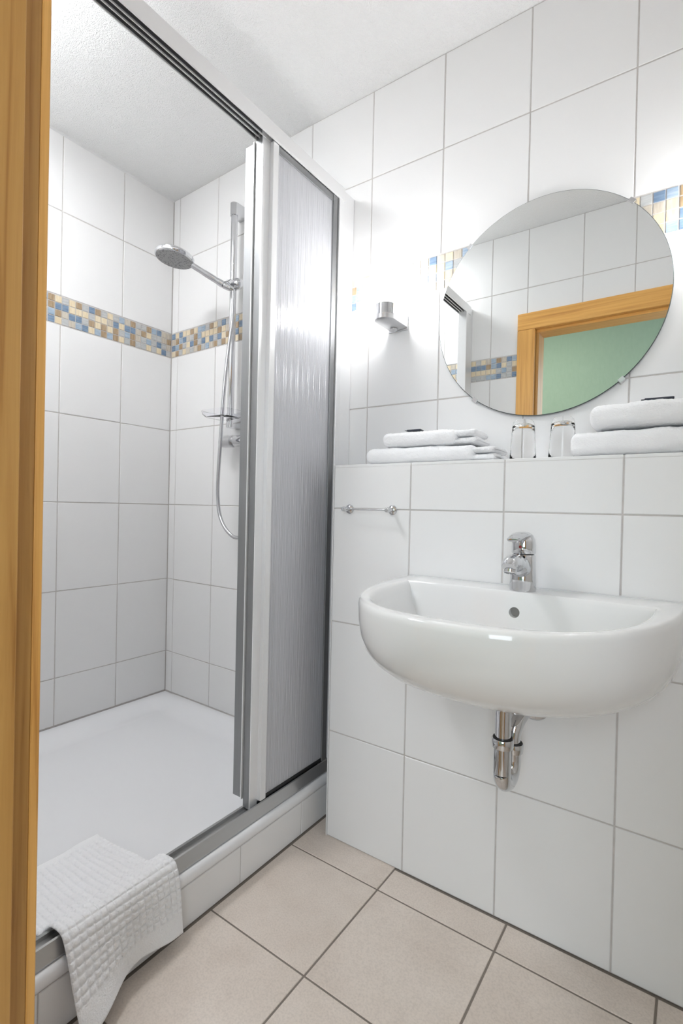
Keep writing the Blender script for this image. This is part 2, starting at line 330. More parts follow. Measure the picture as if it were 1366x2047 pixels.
# doorway wall
DX0, DX1, DZ = 0.250, 1.145, 1.905
gf = G(); yo = YF-0.0016
gf.box(XL-0.1, DX0, YFO, yo, 0, ZC); gf.box(DX1, XR+0.1, YFO, yo, 0, ZC); gf.box(DX0, DX1, YFO, yo, DZ, ZC)
wall_front = gf.build('wall_front', GROUT); tag(wall_front, 'white tiled wall around the doorway, seen in the mirror', 'wall', kind='structure')
def door_skip(c):
    a0, a1, b0, b1 = c
    if a1 <= DX0+0.002 or a0 >= DX1-0.002: return c
    if b0 >= DZ-0.001: return c
    if b1 > DZ+0.03: return [a0, a1, DZ, b1] if a0 >= DX0-0.03 else c
    if a0 < DX0: return [a0, DX0, b0, b1] if DX0-a0 > 0.01 else None
    if a1 > DX1: return [DX1, a1, b0, b1]
    return None
cf = [XL, -0.957, -0.704, -0.451, -0.198, 0.055, 0.2329, 0.4785, 0.6879, 0.94, 1.145, 1.30, XR]
grid_tiles(wall_front, cf, [0]+ROWS_LOW[1:], '+y', YF, skip=door_skip); grid_tiles(wall_front, cf, ROWS_UP, '+y', YF, skip=door_skip)
mosaic(wall_front, -0.046, 0.0262, PAT_D, '+y', YF, n=11); mosaic(wall_front, XL+0.002, 0.0262, [], '+y', YF, n=38); mosaic(wall_front, DX1+0.002, 0.0262, [], '+y', YF, amax=XR)
# low wall in front, carrying the basin
gb = G().box(XE+0.0016, XR, PY+0.0016, -0.0002, 0.0, SH-0.0016)
wall_basin = gb.build('wall_basin', GROUT); tag(wall_basin, 'waist-high white tiled wall with a ledge behind the basin', 'wall', kind='structure')
cb = [XE+0.002]+[0.2902+W*i for i in range(0, 5)]+[XR]
grid_tiles(wall_basin, cb, [0.0, Z5, Z4, Z3, SH-0.006], '-y', PY)
grid_tiles(wall_basin, cb, [PY-0.001, 0.0], '+z', SH, th=0.007, name='ledge_tile')
grid_tiles(wall_basin, [PY, 0.0], [0.0, Z5, Z4, Z3, SH-0.006], '-x', XE)
G().box(XE-0.001, XE+0.003, PY-0.0012, PY+0.004, 0, SH-0.001).build('corner_edging', SILICONE, wall_basin)
# curb below the tray
wall_curb = G().box(XT-0.10, XT-0.0016, YF, YS, 0.0, KT).build('wall_curb', GROUT); tag(wall_curb, 'low white tiled plinth below the shower tray', 'plinth', kind='structure')
grid_tiles(wall_curb, [YF, -1.0008, -0.7478, -0.4948, -0.2418, YS], [0.0, KT], '+x', XT, gap=0.0026)
# floor
floor = G().box(XL-0.1, XR+0.1, YFO, 0.116, -0.05, -0.0016).build('floor', FGROUT); tag(floor, 'beige tiled bathroom floor', 'floor', kind='structure')
fx = [XT+0.004, 0.2706]+[0.2706+0.3054*i for i in range(1, 4)]+[XR]
fy = [YFO, -0.2922-0.3054*3, -0.2922-0.3054*2, -0.2922-0.3054, -0.2922, 0.0]
for i in range(len(fx)-1):
    for j in range(len(fy)-1):
        y1 = fy[j+1]
        if j == len(fy)-2: y1 = -0.002 if i == 0 else PY-0.004
        put_tile(floor, fx[i], fx[i+1], fy[j], y1, '+z', 0.0, mt=FLOOR, gap=0.0046, name='floor_tile')
ceiling = G().box(XL-0.1, XR+0.1, YFO, 0.116, ZC, ZC+0.1).build('ceiling', CEIL); tag(ceiling, 'white ceiling with a swirled plaster texture', 'ceiling', kind='structure')
G().prism_y([(XL, ZC), (XL+0.006, ZC), (XL, ZC-0.006)], YF, YS).build('ceiling_sealant', SILICONE, ceiling)

# ---- door frame
door = empty('door_1', (0.27, YF, 0)); tag(door, 'oak door frame around the doorway', 'door frame', kind='structure')
def dpart(name, g, mt): o = g.build(name, mt); o.parent = door; o.matrix_parent_inverse = Matrix.Translation(-door.location); return o
CX0, CX1 = 0.272, 1.12
for (a, b) in ((0.190, CX0), (CX1, CX1+0.082)):
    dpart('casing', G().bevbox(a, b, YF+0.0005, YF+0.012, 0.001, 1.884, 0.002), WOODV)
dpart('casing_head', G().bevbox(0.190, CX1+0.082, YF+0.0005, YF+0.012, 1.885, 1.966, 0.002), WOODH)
for (a, b, c) in ((0.2505, CX0-0.0005, 0.285), (CX1+0.0005, 1.1445, CX1-0.013)):
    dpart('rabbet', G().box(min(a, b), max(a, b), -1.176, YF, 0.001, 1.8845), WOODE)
    lo, hi = (a, c) if c > a and c > 0.27 and c < 0.5 else (c, b)
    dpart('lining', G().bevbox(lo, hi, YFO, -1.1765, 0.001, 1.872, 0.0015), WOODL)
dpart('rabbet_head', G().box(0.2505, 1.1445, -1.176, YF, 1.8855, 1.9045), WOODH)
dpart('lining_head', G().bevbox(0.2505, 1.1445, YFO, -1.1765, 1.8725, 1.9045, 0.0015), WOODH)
for (a, b) in ((0.190, CX0), (CX1, CX1+0.082)):
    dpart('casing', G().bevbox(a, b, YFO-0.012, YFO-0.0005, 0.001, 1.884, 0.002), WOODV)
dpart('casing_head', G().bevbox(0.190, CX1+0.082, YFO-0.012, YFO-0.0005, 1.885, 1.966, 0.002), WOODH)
# ---- hall behind the camera
g = G(); g.box(-1.2, 0.95, -3.1, -3.0, 0, 2.5); g.box(1.75, 2.7, -3.1, -3.0, 0, 2.5); g.box(0.95, 1.75, -3.1, -3.0, 0, 0.7); g.box(0.95, 1.75, -3.1, -3.0, 2.2, 2.5)
o = g.build('wall_hall', GREEN); tag(o, 'green plastered hall wall seen through the doorway in the mirror', 'wall', kind='structure')
o = G().box(-1.3, -1.2, -3.1, YFO, 0, 2.5).build('wall_hall_side', HALLW); tag(o, 'white hall side wall left of the doorway', 'wall', kind='structure')
g = G(); g.box(2.6, 2.7, -3.0, -2.7, 0, 2.5); g.box(2.6, 2.7, -1.5, YFO, 0, 2.5); g.box(2.6, 2.7, -2.7, -1.5, 0, 0.7); g.box(2.6, 2.7, -2.7, -1.5, 2.2, 2.5)
o = g.build('wall_hall_window', HALLW); tag(o, 'white hall wall with a window opening', 'wall', kind='structure')
o = G().box(XR+0.1, 2.7, YFO, YFO+0.1, 0, 2.5).build('wall_hall_front', HALLW); tag(o, 'white hall wall beside the bathroom', 'wall', kind='structure')
o = G().box(-1.3, 2.7, -3.1, YFO, -0.05, -0.001).build('floor_hall', HALLF); tag(o, 'brown wooden hall floor', 'floor', kind='structure')
o = G().box(-1.3, 2.7, -3.1, YFO, 2.5, 2.6).build('ceiling_hall', HALLW); tag(o, 'plain white hall ceiling', 'ceiling', kind='structure')

# ------------------------------------------------------------------ shower tray
def smooth(t): t = max(0, min(1, t)); return t*t*(3-2*t)
def tray():
    x0, x1, y0, y1 = XL+0.0005, XT-0.006, YF+0.0005, YS-0.0005
    nx, ny = 60, 70; v = []; f = []
    for i in range(nx+1):
        for j in range(ny+1):
            x = x0+(x1-x0)*i/nx; y = y0+(y1-y0)*j/ny
            dx = min((x-x0-0.02)/0.10, (x1-0.055-x)/0.05); dy = min(y-y0-0.02, y1-0.02-y)/0.10
            d = smooth(dx)*smooth(dy)
            v.append((x, y, 0.132-0.028*d-0.008*d*math.exp(-((x+0.5)**2+(y+0.6)**2)/0.08)))
    for i in range(nx):
        for j in range(ny):
            a = i*(ny+1)+j; f.append((a, a+ny+1, a+ny+2, a+1))
    g = G().add(v, f)
    prof = [(XT-0.006, 0.132), (XT-0.0015, 0.1305), (XT+0.002, 0.127), (XT+0.0042, 0.121), (XT+0.0045, 0.113), (XT+0.003, 0.106), (XT+0.0005, 0.1025), (XT-0.012, 0.1025), (XT-0.012, 0.1315)]
    t = empty('shower_tray', (0, 0, 0)); tag(t, 'shallow white enamel shower tray', 'shower tray')
    o = mesh('basin_floor', g.v, g.f, ENAMEL, t, True)
    o = G().prism_y(prof, YF+0.001, YS-0.001).build('front_lip', ENAMEL, t, 50)
    return t
tray()
# ------------------------------------------------------------------ shower enclosure
enc = empty('shower_enclosure', (-0.06, YS, 0.13)); tag(enc, 'silver framed sliding shower enclosure with three ribbed panes', 'shower enclosure')
def epart(name, g, mt, parent=None, sm=None):
    o = g.build(name, mt, None, sm); o.parent = parent or enc; o.matrix_parent_inverse = Matrix.Translation(-enc.location); 
    if parent is not None: o.matrix_parent_inverse = Matrix.Identity(4)
    return o
YA, YB = YF+0.001, -0.001
ZR0, ZR1 = 2.004, 2.050
ribs = [-0.042, -0.0555, -0.0695, -0.0845]
prof = [(-0.0415, ZR0), (-0.0405, ZR0+0.004), (-0.0405, ZR1-0.003), (-0.0435, ZR1), (-0.088, ZR1), (-0.088, ZR0)]
px = [-0.088, -0.0855, -0.0855, -0.0735, -0.0735, -0.0715, -0.0715, -0.0595, -0.0595, -0.0575, -0.0575, -0.0445, -0.0445, -0.0415]
pz = [0, 0, 1, 1, 0, 0, 1, 1, 0, 0, 1, 1, 0, 0]
prof = [(-0.0405, ZR0+0.003), (-0.0405, ZR1-0.004), (-0.044, ZR1), (-0.088, ZR1)]+[(a, ZR0+0.028*b) for a, b in zip(px, pz)]
epart('top_rail', G().prism_y(prof, YA+0.03, YB-0.06), ALUW)
TRACK = simple('dark_track_insert', (0.20, 0.20, 0.21), 0.35, 0.4)
for xa, xb in ((-0.0853, -0.0737), (-0.0713, -0.0597), (-0.0573, -0.0447)):
    epart('track_insert', G().add([(xa, YA+0.09, ZR0+0.003), (xa+0.001, YA+0.09, ZR0+0.003), (xa+0.001, YA+0.09, ZR0+0.0265), (xb-0.001, YA+0.09, ZR0+0.0265), (xb-0.001, YA+0.09, ZR0+0.003), (xb, YA+0.09, ZR0+0.003), (xb, YA+0.09, ZR0+0.0277), (xa, YA+0.09, ZR0+0.0277)]+
        [(xa, -0.44, ZR0+0.003), (xa+0.001, -0.44, ZR0+0.003), (xa+0.001, -0.44, ZR0+0.0265), (xb-0.001, -0.44, ZR0+0.0265), (xb-0.001, -0.44, ZR0+0.003), (xb, -0.44, ZR0+0.003), (xb, -0.44, ZR0+0.0277), (xa, -0.44, ZR0+0.0277)],
        [(k, (k+1) % 8, 8+(k+1) % 8, 8+k) for k in range(8)]+[tuple(range(8)), tuple(range(8, 16))]), TRACK)
prof = [(-0.034, 0.1325), (-0.033, 0.137), (-0.0425, 0.166), (-0.0455, 0.168), (-0.0475, 0.166), (-0.0475, 0.150), (-0.078, 0.150), (-0.078, 0.158), (-0.088, 0.156), (-0.090, 0.1325)]
epart('bottom_rail', G().prism_y(prof, YA+0.01, YB-0.05), ALU)
def wallprof(sgn, y):
    g = G()
    g.bevbox(-0.088, -0.0445, *sorted((y, y+sgn*0.066)), 0.1335, ZR1-0.006, 0.0015)
    w = epart('wall_profile', g, ALUW)
    epart('profile_stile', G().bevbox(-0.086, -0.041, *sorted((y+sgn*0.066, y+sgn*0.090)), 0.1685, ZR1, 0.002), ALUW)
    if sgn < 0: epart('seal', G().box(-0.080, -0.048, *sorted((y+sgn*0.0905, y+sgn*0.0945)), 0.1685, ZR0-0.001), BLACK)
wallprof(-1, YB); wallprof(1, YA)
# three panels: x centre of the pane, front y of the leading stile, stile box
def panel(st, pane_x, y_st, y_end, z0, z1, fin=None, mt_=None):
    p = epart('door_panel', G().bevbox(st[0], st[1], st[2], st[3], z0, z1, 0.0012), mt_ or ALUV)
    def sub(n, g, mt): 
        o = g.build(n, mt); o.parent = p; return o
    ya, yb_ = st[3]-0.006, y_end+0.006; nseg = 300; ro = []; rb_ = []
    for i in range(nseg+1):
        y = ya+(yb_-ya)*i/nseg
        d = 0.00022*math.sin(2*math.pi*(y-ya)/0.0062)+0.00014*math.sin(2*math.pi*(y-ya)/0.0107+1.0)+0.00010*math.sin(2*math.pi*(y-ya)/0.0031)
        ro.append((pane_x+0.0016+d, y)); rb_.append((pane_x-0.0016, y))
    loop = ro+rb_[::-1]
    o = sub('pane', G().loft([[(a, b, z0+0.007) for a, b in loop], [(a, b, z1-0.018) for a, b in loop]]), RIB); autosmooth(o, 50)
    sub('rear_stile', G().bevbox(pane_x-0.007, pane_x+0.007, y_end, y_end+0.022, z0, z1, 0.001), ALUV)
    sub('top_bar', G().bevbox(pane_x-0.005, pane_x+0.005, st[3], y_end, z1-0.021, z1, 0.001), ALUV)
    sub('bottom_bar', G().bevbox(pane_x-0.004, pane_x+0.004, st[3], y_end, z0, z0+0.009, 0.001), BLACK)
    if fin: sub('edge_strip', G().box(*fin, z0, z1), ALUW)
    return p
panel((-0.060, -0.0455, -0.405, -0.383), -0.0520, 0, -0.119, 0.1695, 2.0035, mt_=ALUW)
panel((-0.087, -0.0615, -0.432, -0.418), -0.0655, 0, -0.121, 0.1515, 2.0245, fin=(-0.0613, -0.0585, -0.434, -0.405))
panel((-0.127, -0.0925, -0.432, -0.420), -0.0930, 0, -0.121, 0.175, 1.998, fin=(-0.0923, -0.0890, -0.437, -0.405))
epart('roller', G().box(-0.088, -0.080, -0.428, -0.419, 0.152, 0.176), BLACK)
# ------------------------------------------------------------------ riser rail, hand shower, mixer
YW = 0.0072
rail = empty('shower_rail', (-0.588, YW, 1.3)); tag(rail, 'tall chrome riser rail with clear soap dish in the shower', 'shower rail')
def rp(parent, name, g, mt, sm=40):
    o = g.build(name, mt, None, sm); o.parent = parent; o.matrix_parent_inverse = Matrix.Translation(-parent.location); return o
BXr, BYr = -0.5895, -0.040
rp(rail, 'bar', G().lathe([(0.0132, 1.31), (0.0132, 2.17)], (BXr, BYr, 0)), CHROME)
def mount(z0, z1, nm):
    n = 12; out = []
    for i in range(n+1):
        a = math.pi*i/n; out.append((BXr-0.0168*math.cos(a), BYr-0.0168*math.sin(a)))
    out += [(BXr+0.0168, YW-0.001), (BXr-0.0168, YW-0.001)]
    rp(rail, nm, G().loft([[(x, y, z0) for x, y in out], [(x, y, z1) for x, y in out]]), CHROME)
mount(2.142, 2.190, 'upper_mount'); mount(1.304, 1.358, 'lower_mount')
SLZ = 1.868
g = G().lathe([(0.004, -0.030), (0.016, -0.029), (0.0205, -0.022), (0.0215, 0.006), (0.0205, 0.016), (0.016, 0.024), (0.009, 0.029), (0.003, 0.031)], (BXr+0.018, BYr, SLZ), (1, 0, 0))
rp(rail, 'slider', g, CHROME)
HP = Vector((-0.572, -0.108, 1.842))
g = G().tube([(BXr+0.012, BYr-0.008, SLZ), (BXr+0.014, BYr-0.035, SLZ-0.008), tuple(HP+Vector((0.002, 0.018, 0.004)))], [0.0165, 0.0145, 0.0150])
rp(rail, 'holder_arm', g, CHROME)
# soap dish
g = G(); n = 28
def rrect(x0, x1, y0, y1, r, k=5):
    o = []
    for cx, cy, a0 in ((x1-r, y1-r, 0), (x0+r, y1-r, 90), (x0+r, y0+r, 180), (x1-r, y0+r, 270)):
        for i in range(k+1):
            a = math.radians(a0+90*i/k); o.append((cx+r*math.cos(a), cy+r*math.sin(a)))
    return o
def dish_ring(sx, z): return [(BXr-0.006+(x-BXr+0.006)*sx, -0.075+(y+0.075)*sx, z) for x, y in rrect(-0.672, -0.520, -0.135, -0.016, 0.03)]
g.loft([dish_ring(0.78, 1.338), dish_ring(0.93, 1.348), dish_ring(1.0, 1.3625), dish_ring(0.985, 1.3635), dish_ring(0.91, 1.3505), dish_ring(0.76, 1.3405)])
rp(rail, 'soap_dish', g, ACRYL)
hs = empty('hand_shower', tuple(HP)); tag(hs, 'chrome hand shower with large round head on the riser rail', 'hand shower')
HC = Vector((-0.688, -0.247, 1.912)); hd = (HC-HP).normalized()
nrm = (Vector((0.06, 0.02, -1))-hd*Vector((0.06, 0.02, -1)).dot(hd)).normalized(); nrm = nrm.lerp(Vector((0, 0, -1)), 0.62).normalized()
RH = 0.072
g = G().lathe([(0.02, -0.027), (0.045, -0.025), (RH-0.006, -0.021), (RH, -0.015), (RH, -0.004), (RH-0.002, -0.001), (RH-0.004, 0.0)], HC, nrm, 48)
rp(hs, 'head', g, CHROME)
g = G().lathe([(RH-0.004, -0.001), (RH-0.005, 0.0012), (0.03, 0.002), (0.004, 0.002)], HC, nrm, 48)
rp(hs, 'spray_face', g, NOZ)
hb = HC-nrm*0.013-hd*(RH-0.004)
rp(hs, 'handle', G().tube(catmull([hb, hb.lerp(HP, 0.35), hb.lerp(HP, 0.8), HP], 4), [(0.0125, 0.0105)]*5+[(0.0135, 0.0115)]*4+[(0.0145, 0.0130)]*4, 20, flat=(0.7, -0.7, 0)), CHROME)
e1 = HP-hd*0.042
rp(hs, 'hose_nut', G().tube([HP, HP-hd*0.006, e1], [0.0105, 0.0135, 0.0095]), CHROME)
hose = [e1, (-0.538, -0.085, 1.775), (-0.534, -0.092, 1.70), (-0.5445, -0.098, 1.60), (-0.5595, -0.1, 1.4756), (-0.570, -0.1, 1.3613), (-0.578, -0.1, 1.246), (-0.5877, -0.1, 1.091), (-0.5854, -0.1, 1.0133), (-0.5692, -0.1, 0.9457), (-0.5287, -0.1, 0.8952), (-0.4764, -0.1, 0.873), (-0.42, -0.09, 0.90), (-0.392, -0.07, 0.98), (-0.385, -0.055, 1.10), (-0.385, -0.05, 1.205)]
rp(hs, 'hose', G().tube(catmull(hose, 8), 0.0068, 14), HOSE)
mx = empty('shower_mixer', (-0.45, YS, 1.247)); tag(mx, 'chrome thermostatic shower mixer below the riser rail', 'mixer tap')
MZ, MY = 1.247, -0.052
rp(mx, 'body', G().lathe([(0.02, 0.0), (0.0225, 0.003), (0.0225, 0.20), (0.02, 0.203)], (-0.558, MY, MZ), (1, 0, 0)), CHROME)
rp(mx, 'temperature_knob', G().lathe([(0.006, -0.070), (0.016, -0.0685), (0.0215, -0.062), (0.0245, -0.050), (0.0248, -0.002), (0.022, 0.0)], (-0.5585, MY, MZ), (1, 0, 0)), SATIN)
rp(mx, 'flow_knob', G().lathe([(0.022, 0.0), (0.0248, 0.002), (0.0245, 0.05), (0.0215, 0.062), (0.006, 0.07)], (-0.3545, MY, MZ), (1, 0, 0)), SATIN)
for xx in (-0.53, -0.385):
    rp(mx, 'wall_rosette', G().lathe([(0.03, 0.0), (0.03, 0.004), (0.018, 0.012), (0.016, 0.05)], (xx, YW-0.003, MZ), (0, -1, 0)), CHROME)
rp(mx, 'outlet', G().lathe([(0.011, 0.0), (0.011, 0.03)], (-0.385, MY, MZ-0.05), (0, 0, 1)), CHROME)

# ------------------------------------------------------------------ mirror
MC = Vector((0.5755, 0, 1.549)); MR = 0.2945
mir = empty('round_mirror', (MC.x, 0, MC.z)); tag(mir, 'large round frameless wall mirror held by clips', 'mirror')
def mp_(name, g, mt, sm=None): 
    o = g.build(name, mt, None, sm); o.parent = mir; o.matrix_parent_inverse = Matrix.Translation(-mir.location); return o
n = 128
ring = lambda r, y: [(MC.x+r*math.cos(2*math.pi*k/n), y, MC.z+r*math.sin(2*math.pi*k/n)) for k in range(n)]
mp_('glass_edge', G().loft([ring(MR-0.001, -0.0065), ring(MR, -0.0075), ring(MR, -0.0105), ring(MR-0.0012, -0.0119)], True, True), EDGE)
g = G().add(ring(MR-0.0016, -0.0121), [tuple(range(n))]); g.add(ring(MR-0.0016, -0.01195), [tuple(range(n))[::-1]])
mp_('mirror_face', G().loft([ring(MR-0.0016, -0.0119), ring(MR-0.0016, -0.0121)]), MIRROR)
for (cx, cz) in ((0.364, 1.7709), (0.7846, 1.7661), (0.4035, 1.3218), (0.7696, 1.3233)):
    a = math.atan2(cz-MC.z, cx-MC.x)
    q = Matrix.Rotation(-a, 3, 'Y')
    gg = G(); gg.bevbox(-0.005, 0.006, -0.0145, -0.0005, -0.008, 0.008, 0.001)
    gg.v = [tuple(Vector((MC.x+MR*math.cos(a), 0, MC.z+MR*math.sin(a)))+q @ Vector(p)) for p in gg.v]
    mp_('clip', gg, SATIN)
# ------------------------------------------------------------------ wall lamps
def lamp(x, label):
    t = empty('wall_lamp', (x, 0, 1.58)); tag(t, label, 'lamp', 'wall lamps beside the mirror')
    def pt(name, g, mt, sm=40): 
        o = g.build(name, mt, None, sm); o.parent = t; o.matrix_parent_inverse = Matrix.Translation(-t.location); return o
    hw = 0.033; yc = -0.088
    def outl(h, s):
        o = [(x+h, -0.0065), (x-h, -0.0065)]
        for i in range(17):
            a = math.pi+math.pi*i/16; o.append((x+h*math.cos(a), yc+h*math.sin(a)))
        return o
    pt('wall_plate', G().bevbox(x-0.034, x+0.034, -0.0062, -0.0004, 1.562, 1.606, 0.001), SATIN)
    pt('arm', G().loft([[(a, b, 1.5655) for a, b in outl(hw-0.006, 0)], [(a, b, 1.570) for a, b in outl(hw, 0)], [(a, b, 1.584) for a, b in outl(hw, 0)]]), SATIN)
    pt('cup', G().lathe([(0.031, 1.5845), (0.031, 1.618), (0.0285, 1.618), (0.0285, 1.60), (0.01, 1.598)], (x, yc, 0)), CHROME)
    pt('screw_cap', G().lathe([(0.012, 1.5650), (0.012, 1.5610), (0.009, 1.559)], (x-0.004, -0.026, 0)), SATIN)
    pt('glass_shade', G().lathe([(0.012, 1.602), (0.026, 1.603), (0.026, 1.668), (0.022, 1.675), (0.008, 1.678)], (x, yc, 0)), LAMPGL)
lamp(0.137, 'satin wall lamp between shower enclosure and mirror')
lamp(1.014, 'satin wall lamp to the right of the mirror')

cl_ = empty('added_fill_lamp', (-0.50, -0.95, ZC)); tag(cl_, 'added fill lamp of round opal glass, unseen above the shower tray', 'lamp')  # added lamp, out of view, brightens the shower walls and tray
rp(cl_, 'base_ring', G().lathe([(0.07, -0.0004), (0.07, -0.012), (0.065, -0.014)], (-0.50, -0.95, ZC)), SATIN)
rp(cl_, 'fill_shade', G().lathe([(0.10, -0.0142), (0.145, -0.022), (0.158, -0.032), (0.160, -0.042), (0.157, -0.052), (0.146, -0.056)], (-0.50, -0.95, ZC)), emit_mat('fill_lamp_glass', (0.96, 0.98, 1.0), FILL_L))
rp(cl_, 'fill_diffuser', G().lathe([(0.145, -0.0562), (0.144, -0.060), (0.08, -0.064), (0.004, -0.065)], (-0.50, -0.95, ZC)), emit_mat('fill_lamp_diffuser', (0.96, 0.98, 1.0), FILL_B))

# ------------------------------------------------------------------ towel bar
tb = empty('towel_bar', (0.165, PY, 0.991)); tag(tb, 'short chrome hand towel bar on the low tiled wall', 'towel bar')
for xx in (0.094, 0.2375):
    g = G().lathe([(0.0135, 0.0), (0.0135, 0.004), (0.0105, 0.0075), (0.006, 0.009), (0.0055, 0.022), (0.0072, 0.024), (0.0072, 0.036), (0.0055, 0.0385), (0.002, 0.039)], (xx, PY-0.0004, 0.991), (0, -1, 0), 24)
    rp(tb, 'post', g, CHROME)
rp(tb, 'bar', G().lathe([(0.0024, 0.101), (0.0024, 0.2305)], (0, PY-0.030, 0.991), (1, 0, 0), 12), CHROME)

# ------------------------------------------------------------------ wash basin
RZ = 0.8156; BCX = 0.6013; A, B, EN = 0.3135, 0.4996, 2.378
def dring(a, b, yb, z, n=64, nb=17, e=EN, dz=None):
    pts = []
    for i in range(n+1):
        t = math.pi*i/n; c, s = math.cos(t), math.sin(t)
        x = -a*math.copysign(abs(c)**(2/e), c); y = -b*abs(s)**(2/e)
        pts.append((BCX+x, PY-yb+y, z))
    for i in range(1, nb):
        pts.append((BCX+a-2*a*i/nb, PY-yb, z))
    return pts
rings = []
for k in (0.985, 0.96, 0.93, 0.89, 0.84, 0.78, 0.70, 0.60, 0.48, 0.34, 0.18, 0.04):
    rings.append(dring(A*(1-k**4.07)**(1/2.82), B*(1-k**2.70)**(1/2.55), 0.0006, RZ-0.006-0.2035*k))
for s, sy, dz in ((0.998, 0.998, 0.008), (0.993, 0.994, 0.0035), (0.985, 0.988, 0.001), (0.974, 0.979, 0.0)):
    rings.append(dring(A*s, B*sy, 0.0006, RZ-dz))
IA, IB, IY = 0.268, 0.374, 0.090
for s, dz, yy in ((1.025, 0.0, -0.004), (1.005, 0.0008, -0.001), (0.986, 0.0035, 0.001), (0.969, 0.0095, 0.003), (0.952, 0.024, 0.006), (0.915, 0.055, 0.012), (0.85, 0.085, 0.022), (0.72, 0.112, 0.04), (0.5, 0.128, 0.07), (0.2, 0.134, 0.12)):
    rings.append(dring(IA*s, IB*(s if s > 0.9 else s*0.96), IY+yy, RZ-dz, e=2.7))
gbs = G().loft(rings)
wb = empty('wash_basin', (BCX, PY, RZ)); tag(wb, 'white ceramic wall hung wash basin', 'wash basin')
body = gbs.build('bowl', CERAMIC, None, 60)
# overflow opening, cut into the back wall of the bowl
OV = Vector((0.602, PY-0.098, RZ-0.045))
cut = G().lathe([(0.0115, -0.03), (0.0115, 0.035)], OV, (0, 1, 0), 32).build('cutter', HOLE)
md = body.modifiers.new('b', 'BOOLEAN'); md.object = cut; md.operation = 'DIFFERENCE'; md.solver = 'EXACT'
dg = bpy.context.evaluated_depsgraph_get(); nm = bpy.data.meshes.new_from_object(body.evaluated_get(dg))
body.modifiers.clear(); body.data = nm; bpy.data.objects.remove(cut, do_unlink=True); autosmooth(body, 50)
body.parent = wb; body.matrix_parent_inverse = Matrix.Translation(-wb.location)
rp(wb, 'overflow_lining', G().lathe([(0.0112, 0.012), (0.0113, 0.030), (0.0112, 0.0335), (0.004, 0.034)], OV, (0, 1, 0), 32), HOLE)
rp(wb, 'back_sealant', G().box(BCX-A+0.006, BCX+A-0.006, PY-0.004, PY-0.0006, RZ-0.001, RZ+0.003), SILICONE)
# ------------------------------------------------------------------ faucet
FX, FY = 0.608, PY-0.058
fc = empty('basin_faucet', (FX, FY, RZ)); tag(fc, 'chrome single lever faucet on the wash basin', 'faucet')
P = lambda x, y, z: (FX+x, FY+y, RZ+z)
rp(fc, 'body', G().lathe([(0.0285, 0.0004), (0.0288, 0.004), (0.0278, 0.03), (0.0265, 0.06), (0.0260, 0.079), (0.0245, 0.082)], (FX, FY, RZ), (0, 0, 1), 40), CHROME)
sp = [P(0, 0.002, 0.046), P(0, -0.02, 0.055), P(0, -0.045, 0.064), P(0, -0.07, 0.070), P(0, -0.092, 0.071), P(0, -0.107, 0.066), P(0, -0.113, 0.060)]
rp(fc, 'spout', G().tube(catmull(sp, 4), [(0.0215, 0.026)]*4+[(0.0205, 0.023)]*4+[(0.0185, 0.0185)]*4+[(0.017, 0.0155)]*4+[(0.0165, 0.0145)]*4+[(0.0155, 0.013)]*4+[(0.010, 0.008)], 28, flat=(1, 0, 0)), CHROME)
rp(fc, 'aerator', G().lathe([(0.0135, -0.012), (0.0135, 0.004), (0.0115, 0.0055), (0.0112, 0.002), (0.004, 0.002)], P(0, -0.100, 0.053), (0, -0.30, -1), 28), CHROME)
cap = G().lathe([(0.0252, 0.0845), (0.0262, 0.086), (0.0262, 0.104), (0.0245, 0.116), (0.0195, 0.126), (0.012, 0.1315), (0.003, 0.133)], (FX, FY, RZ), (0, 0, 1), 40)
rp(fc, 'lever_cap', cap, CHROME)
lv = [P(0, 0.008, 0.122), P(0, -0.014, 0.1265), P(0, -0.040, 0.1255), P(0, -0.064, 0.1215), P(0, -0.082, 0.1175), P(0, -0.086, 0.1165)]
rp(fc, 'lever', G().tube(catmull(lv, 4), [(0.018, 0.006)]*4+[(0.0185, 0.0068)]*4+[(0.017, 0.006)]*4+[(0.0155, 0.005)]*4+[(0.0125, 0.0042)]*4+[(0.007, 0.0025)], 24, flat=(1, 0, 0)), CHROME)
rp(fc, 'temperature_dot', G().lathe([(0.0034, 0.0), (0.0034, 0.0018), (0.001, 0.0024)], P(0, -0.0258, 0.100), (0, -1, 0), 16), RED)
rp(fc, 'shadow_ring', G().lathe([(0.0215, 0.0822), (0.0215, 0.0843)], (FX, FY, RZ), (0, 0, 1), 32), BLACK)
rp(fc, 'popup_rod', G().tube([P(0.012, 0.028, 0.02), P(0.012, 0.029, 0.078)], 0.0022, 10), CHROME)
rp(fc, 'popup_knob', G().lathe([(0.001, -0.0065), (0.0045, -0.005), (0.0065, 0.0), (0.0045, 0.005), (0.001, 0.0065)], P(0.012, 0.029, 0.082), (0, 0, 1), 20), CHROME)
